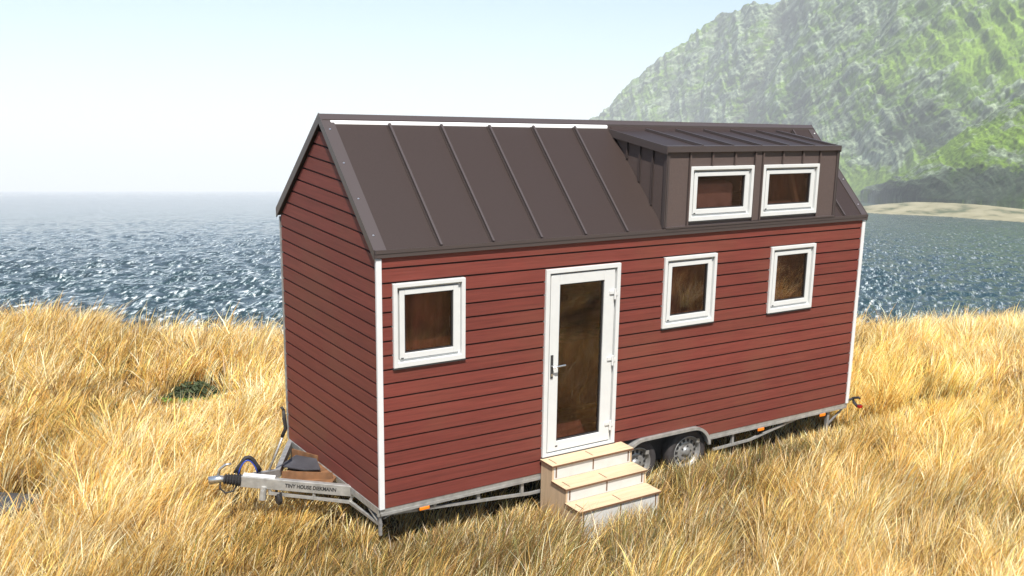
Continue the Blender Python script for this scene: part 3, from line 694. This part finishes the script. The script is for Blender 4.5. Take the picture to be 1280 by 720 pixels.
M['stone'] = vary(mat('dark_slate', (.045, .050, .058), .5), (.045, .050, .058), .5, 7, bump=.6)
rock = obj('flat_rock', rk, 'stone', None, base=Vector((0, 0, 0)), wp=False, bevel=.02)
rock.location = (ROCKC[0], ROCKC[1], float(ground_z(np.array([ROCKC[0]]), np.array([ROCKC[1]]))[0])); rock.rotation_euler = (.10, .05, .06)
tag(rock, 'flat dark slate rock lying in the grass at the left edge', 'rock')

# ------------------------------------------------------------------ SEA
cp_, sp_ = math.cos(PITCH), math.sin(PITCH)
def pix(u, v, Y):
    """the point at depth Y on the sight line of a photo pixel (for surveying the far shore)"""
    dx = (u - CX) / F; dv = (CY - v) / F
    dy = cp_ + sp_ * dv; dzv = -sp_ + cp_ * dv
    return dx / dy * Y, Y, CAMH + dzv / dy * Y
def sea_pt(u, v):
    dx = (u - CX) / F; dv = (CY - v) / F; dy = cp_ + sp_ * dv; dzv = -sp_ + cp_ * dv
    s = CAMH / -dzv; return dx * s, dy * s
th = np.concatenate([np.geomspace(.32, .0085, 640), np.geomspace(.0083, .0012, 120)]); rr_ = CAMH / np.tan(th)
aa_ = np.linspace(-.86, .52, 980)
RR, AA = np.meshgrid(rr_, aa_, indexing='ij'); SX, SY = RR * np.sin(AA), RR * np.cos(AA)
SZ = np.zeros_like(SX); dr_ = np.gradient(rr_)[:, None]
for k in range(56):
    lam = .5 * (4.2 / .5) ** (k / 55) * RNG.uniform(.9, 1.1); ph = RNG.random() * 6.28; dd = 2.05 + RNG.normal(0, .55)
    kx_, ky_ = math.cos(dd) * 2 * math.pi / lam, math.sin(dd) * 2 * math.pi / lam
    amp = .026 * lam ** .80; att = np.clip(lam / (2.6 * np.abs(dr_)) - .3, 0, 1)
    att = np.maximum(att, np.clip(lam / (7 * np.abs(dr_)), 0, 1) * .0)
    warpn = 0
    s_ = np.sin(kx_ * SX + ky_ * SY + ph); SZ += amp * att * (s_ + .35 * (s_ * s_ - .5))
SZ *= (1 + .55 * fbm(SX / 45, SY / 45, 3, 3)) * (1 - .40 / (1 + np.exp(-(SX - 6) / 3)))
msea = mat('sea_water', (.014, .027, .030), .10, spec=.5); bsdf(msea).inputs['IOR'].default_value = 1.33
tc = nd(msea, 'ShaderNodeTexCoord')
def seanoise(sc, st_, det):
    mp = nd(msea, 'ShaderNodeMapping'); mp.inputs['Scale'].default_value = st_; nz = nd(msea, 'ShaderNodeTexNoise'); nz.inputs['Scale'].default_value = sc; nz.inputs['Detail'].default_value = det
    ln(msea, tc.outputs['Object'], mp.inputs[0]); ln(msea, mp.outputs[0], nz.inputs['Vector']); return nz
n1 = seanoise(.42, (1, .40, 1), 6); n2 = seanoise(1.6, (1, .5, 1), 4)
b1 = nd(msea, 'ShaderNodeBump'); b1.inputs['Strength'].default_value = .9; b1.inputs['Distance'].default_value = 1.3
b2 = nd(msea, 'ShaderNodeBump'); b2.inputs['Strength'].default_value = .8; b2.inputs['Distance'].default_value = .4
ln(msea, n1.outputs['Fac'], b1.inputs['Height']); ln(msea, n2.outputs['Fac'], b2.inputs['Height']); ln(msea, b1.outputs[0], b2.inputs['Normal']); ln(msea, b2.outputs[0], bsdf(msea).inputs['Normal'])
fz = seanoise(2.3, (1, .12, 1), 7); fz.inputs['Roughness'].default_value = .75
frp = ramp(msea, [(.485, (.010, .030, .038)), (.55, (.10, .15, .165)), (.635, (.72, .76, .77))]); ln(msea, fz.outputs['Fac'], frp.inputs[0]); aw = nd(msea, 'ShaderNodeAttribute', attribute_name='chop'); mw = nd(msea, 'ShaderNodeMix', data_type='RGBA'); mw.inputs[6].default_value = (.010, .036, .046, 1)  # pale flecks paint foam and wave glints into the water colour
ln(msea, aw.outputs['Fac'], mw.inputs[0]); ln(msea, frp.outputs[0], mw.inputs[7]); ln(msea, mw.outputs[2], bsdf(msea).inputs['Base Color'])
so_ = grid_mesh('sea', SX, SY, SZ, msea); ch_ = (1 - .55 / (1 + np.exp(-(SX - 4) / 3)))
at = so_.data.attributes.new('chop', 'FLOAT', 'POINT'); at.data.foreach_set('value', ch_.astype(np.float32).ravel())
tag(so_, kind='structure')

# ------------------------------------------------------------------ SAND SPIT
ups = [(1060, 260), (1083, 257), (1110, 254), (1140, 252), (1183, 252.5), (1233, 256), (1280, 261), (1340, 265), (1420, 269)]
lws = [(1060, 262), (1085, 266.5), (1110, 268), (1140, 269), (1183, 271), (1233, 275), (1280, 278), (1340, 282), (1420, 286)]
nu, nvv = 90, 26; us = np.linspace(1062, 1420, nu)
BXs = np.zeros((nvv, nu)); BYs = BXs.copy(); BZs = BXs.copy()
for i, u_ in enumerate(us):
    vl, vu = np.interp(u_, *zip(*lws)), np.interp(u_, *zip(*ups)); yl_ = sea_pt(u_, vl)[1]
    for j in range(nvv):
        t_ = j / (nvv - 1); BXs[j, i], BYs[j, i], BZs[j, i] = pix(u_, vl + (vu - vl) * t_, yl_ * (1 + .28 * t_))
        BZs[j, i] += -.7 if j in (0, nvv - 1) else .05
BZs += .15 * fbm(BXs / 12, BYs / 30, 4, 8)
ms_ = mat('wet_sand', (.40, .33, .20), .8, spec=.3); nz = noise(ms_, .10, 8, (1, .25, 1)); rp = ramp(ms_, [(.36, (.075, .090, .040)), (.48, (.24, .22, .13)), (.7, (.34, .31, .20))]); ln(ms_, nz.outputs['Fac'], rp.inputs[0]); ln(ms_, rp.outputs[0], bsdf(ms_).inputs['Base Color'])
tag(grid_mesh('beach', BXs, BYs, BZs, ms_), kind='structure')

# ------------------------------------------------------------------ HILLS
def hill_mat(name, gs):
    m = mat(name, (.1, .1, .1), .95, spec=.1)
    at = nd(m, 'ShaderNodeAttribute', attribute_name='cover'); n = noise(m, gs, 9, (1, 1, 1), .72)
    mr = nd(m, 'ShaderNodeMapRange'); mr.inputs[1].default_value = .3; mr.inputs[2].default_value = .7; mr.inputs[3].default_value = .42; mr.inputs[4].default_value = 1.5; ln(m, n.outputs['Fac'], mr.inputs[0])
    mx = nd(m, 'ShaderNodeMix', data_type='RGBA', blend_type='MULTIPLY'); mx.inputs[0].default_value = 1; ln(m, at.outputs['Color'], mx.inputs[6]); ln(m, mr.outputs[0], mx.inputs[7]); ln(m, mx.outputs[2], bsdf(m).inputs['Base Color'])
    b = nd(m, 'ShaderNodeBump'); b.inputs['Strength'].default_value = 1; b.inputs['Distance'].default_value = 1.8; ln(m, n.outputs['Fac'], b.inputs['Height']); ln(m, b.outputs[0], bsdf(m).inputs['Normal'])
    return m
def hill(name, us, foot, sky, m, seed, amp, nu=420, nt=260, tilt=.42, shape=1.0, rocky=0., lush=0., patches=(), rough=1., gully=False):
    """a slope from its foot (pixel row, depth) up to its skyline (pixel row, depth), roughened by ridges and tilted strata;
    its cover (grass, rock, dark heath and painted crease shade) follows outcrops and strata; patches: (x, z, rx, rz, grass, dark)"""
    u = np.linspace(us[0], us[-1], nu)
    fv = np.interp(u, us, [q[0] for q in foot]); fy = np.interp(u, us, [q[1] for q in foot]); kv = np.interp(u, us, [q[0] for q in sky]); ky = np.interp(u, us, [q[1] for q in sky])
    def sm(a, k=9):
        p = np.pad(a, k, mode='edge'); return np.convolve(p, np.ones(2 * k + 1) / (2 * k + 1), 'valid')
    fv, fy, kv, ky = sm(fv), sm(fy), sm(kv), sm(ky)
    t = np.linspace(-.04, 1.25, nt)[:, None]
    tc_ = np.clip(t, 0, 1)
    vv = fv + (kv - fv) * tc_ ** shape; YY = fy + (ky - fy) * tc_
    U = np.broadcast_to(u, vv.shape); gw = np.zeros(vv.shape)
    if gully:      # the dark ravine that splits the slope
        gw = np.exp(-((U - 934 - (150 - vv) * .36) / 15) ** 2) + .5 * np.exp(-((U - 872 - (150 - vv) * .22) / 9) ** 2) + .35 * np.exp(-((U - 820 - (190 - vv) * .3) / 8) ** 2); YY = YY + 85 * gw * np.clip(tc_ * 5, 0, 1)
    X, Y, Z = [np.array(q) for q in pix(U, vv, YY)]
    over = np.maximum(t - 1, 0); Y = Y + over * 1500; Z = Z - over * over * 900 - over * 60; X = X * (1 + over * .35)
    Z = np.where(t < 0, -12, np.maximum(Z, -1))
    env = np.clip(tc_ * 6, 0, 1) * np.where(t > 1, .8, 1)
    sc = amp
    strata = (Z - tilt * X) / (sc * 1.5); along = (X + tilt * Z) / (sc * 4.5)
    st_ = fbm(along, strata, 6, seed, .62, True); md = fbm(X / (sc * 3.2), (Z + .5 * Y) / (sc * 3.2), 6, seed + 3, .55)
    bg_ = fbm(X / (sc * 9), (Z + .6 * Y) / (sc * 9), 3, seed + 8); sml = fbm(X / (sc * .7), (Z + .4 * Y) / (sc * .6), 4, seed + 5, .65)
    cn = fbm((X + tilt * Z) / (sc * 2.6), (Z - tilt * X) / (sc * 1.0), 6, seed + 40, .62)
    nz = st_ * .55 + cn * 1.1 + md * 1.0 + bg_ * 2.2 + sml * .17
    gl_n = fbm((X + .25 * Z) / (sc * 2.4) + .6 * bg_, Z / (sc * 13), 4, seed + 90, .5, True)
    nz = nz * .72 + gl_n * 1.1
    nz = nz * rough
    Z2 = Z + nz * sc * .38 * env; Y2 = Y - nz * sc * .85 * env
    # cover
    gp = np.zeros_like(X); dp = .55 * gw  # ravine shade painted into the cover colour
    for x_, z_, rx, rzz, g_, d_ in patches:
        w_ = np.exp(-((X - x_) / rx) ** 2 - ((Z - z_) / rzz) ** 2); gp += g_ * w_; dp += d_ * w_
    cs = fbm((X + tilt * Z) / (sc * .9), (Z - tilt * X) / (sc * .40), 4, seed + 44, .68)
    r_ = np.clip((st_ * .3 + cn * 1.8 + cs * .55 + sml * .3 - bg_ * .5 + rocky - gp - .03) * 3.0 + .5, 0, 1)[..., None]
    d_ = np.clip((-cn * .8 + cs * 1.0 - .55 * (gl_n - .15) + fbm(X / (sc * 6), Z / (sc * 5), 4, seed + 60) * 1.1 - .06 + dp * .8 - gp * .7) * 2.6, 0, 1)[..., None]  # dark heath, plus shade painted into gullies and creases
    gmix = np.clip(.5 + .9 * fbm(X / (sc * 2.2), Z / (sc * 1.6), 5, seed + 70) + lush + gp * .5, 0, 1)[..., None]
    grass = np.array([.030, .070, .020]) * (1 - gmix) + np.array([.140, .230, .026]) * gmix
    rmix = np.clip(.42 + 1.1 * cs + .9 * sml + .4 * cn, 0, 1)[..., None]
    rock_ = np.array([.040, .060, .040]) * (1 - rmix) + np.array([.26, .33, .21]) * rmix
    colr = grass * (1 - r_) + rock_ * r_; colr = colr * (1 - .85 * d_) + np.array([.012, .026, .014]) * .85 * d_
    o = grid_mesh(name, X, Y2, Z2, m)
    at = o.data.attributes.new('cover', 'FLOAT_COLOR', 'POINT'); at.data.foreach_set('color', np.concatenate([colr, np.ones_like(r_)], -1).astype(np.float32).ravel())
    return tag(o, kind='structure')
hill('hill', [590, 640, 690, 745, 800, 860, 905, 940, 985, 1010, 1060, 1120, 1200, 1300, 1420, 1600],
     [(243, 2000), (243, 2000), (243, 2000), (243, 1950), (243, 1860), (243.5, 1740), (243.5, 1600), (244, 1450), (244, 1260), (244, 1140), (244.5, 1040), (245, 900), (246, 780), (248, 720), (250, 700), (252, 680)],
     [(242.5, 2020), (222, 2060), (188, 2080), (150, 2080), (98, 2040), (50, 1980), (20, 1900), (6, 1800), (0, 1700), (-14, 1600), (-45, 1500), (-70, 1360), (-100, 1250), (-130, 1180), (-150, 1150), (-160, 1130)], hill_mat('hill_cover', .10), 202, 16, nu=1300, nt=480, tilt=.55, shape=1.1, rocky=-.08, lush=.10, gully=True,
     patches=[(70, 55, 40, 22, -.1, .6), (33, 20, 30, 10, .9, -.5), (140, 140, 55, 36, .8, -.3), (60, 125, 45, 18, .4, 0)])
hill('near_spur', [1060, 1088, 1120, 1150, 1185, 1230, 1290, 1360, 1480], [(243.5, 1150), (243.5, 900), (246, 660), (248.5, 580), (250.5, 530), (252.5, 500), (254.5, 480), (257, 470), (260, 460)],
     [(243, 1180), (239, 950), (222, 740), (202, 690), (178, 670), (152, 650), (112, 650), (70, 650), (20, 660)], hill_mat('spur_cover', .2), 303, 6.5, nu=620, nt=300, tilt=.40, shape=.8, lush=.3, rocky=-.08,
     patches=[(35, 9, 14, 7, -.3, .55), (52, 10, 14, 8, -.3, .55), (70, 12, 15, 9, -.3, .55), (90, 13, 18, 10, -.3, .55), (72, 33, 25, 11, .5, -.4), (45, 20, 14, 6, .5, -.4)])

# ------------------------------------------------------------------ HAZE
hz = MB().box(-9500, 9500, -300, 12500, -14, 360)
mh = bpy.data.materials.new('sea_haze'); mh.use_nodes = True; t = mh.node_tree; t.nodes.clear()
out = nd(mh, 'ShaderNodeOutputMaterial'); pv = nd(mh, 'ShaderNodeVolumePrincipled'); pv.inputs['Color'].default_value = (.88, .935, 1, 1); pv.inputs['Density'].default_value = .00029; pv.inputs['Anisotropy'].default_value = -.2
ln(mh, pv.outputs[0], out.inputs['Volume'])
ho = obj('haze', hz, mh, None, base=Vector((0, 0, 0)), wp=False); tag(ho, kind='stuff')

# ------------------------------------------------------------------ LIGHT, SKY, CAMERA
to_sun = Vector((.33, -.80, .98)).normalized()
sl = bpy.data.lights.new('sun', 'SUN'); sl.energy = 4.4; sl.angle = math.radians(.5); sl.color = (1, .94, .85)
so = bpy.data.objects.new('sun', sl); C.objects.link(so); so.rotation_euler = to_sun.to_track_quat('Z', 'Y').to_euler(); so.location = (20, -30, 60)
w = bpy.data.worlds.new('World'); S.world = w; w.use_nodes = True; t = w.node_tree; bg = t.nodes['Background']
sk = t.nodes.new('ShaderNodeTexSky'); sk.sky_type = 'NISHITA'; sk.sun_disc = False; sk.sun_elevation = math.asin(to_sun.z); sk.sun_rotation = math.atan2(to_sun.x, to_sun.y)
sk.air_density = 1.0; sk.dust_density = .25; sk.ozone_density = 1.0
t.links.new(sk.outputs[0], bg.inputs[0]); bg.inputs[1].default_value = .072
cam = bpy.data.cameras.new('camera'); co = bpy.data.objects.new('camera', cam); C.objects.link(co); S.camera = co
cam.sensor_fit = 'HORIZONTAL'; cam.sensor_width = 36; cam.lens = F * 36 / 1280
cam.shift_x = (640 - CX) / 1280; cam.shift_y = (CY - 360) / 1280; cam.clip_end = 30000; cam.clip_start = .1
co.location = (0, 0, CAMH); co.rotation_euler = (math.pi / 2 - PITCH, 0, 0)
vs = S.view_settings; vs.view_transform = 'Standard'; vs.look = 'None'; vs.gamma = 1; vs.exposure = 1.1
S.render.engine = 'CYCLES'; cy = S.cycles
cy.max_bounces = 8; cy.diffuse_bounces = 5; cy.glossy_bounces = 3; cy.transmission_bounces = 4; cy.transparent_max_bounces = 8; cy.volume_bounces = 0
cy.use_denoising = True
try: cy.denoiser = 'OPENIMAGEDENOISE'
except Exception: pass
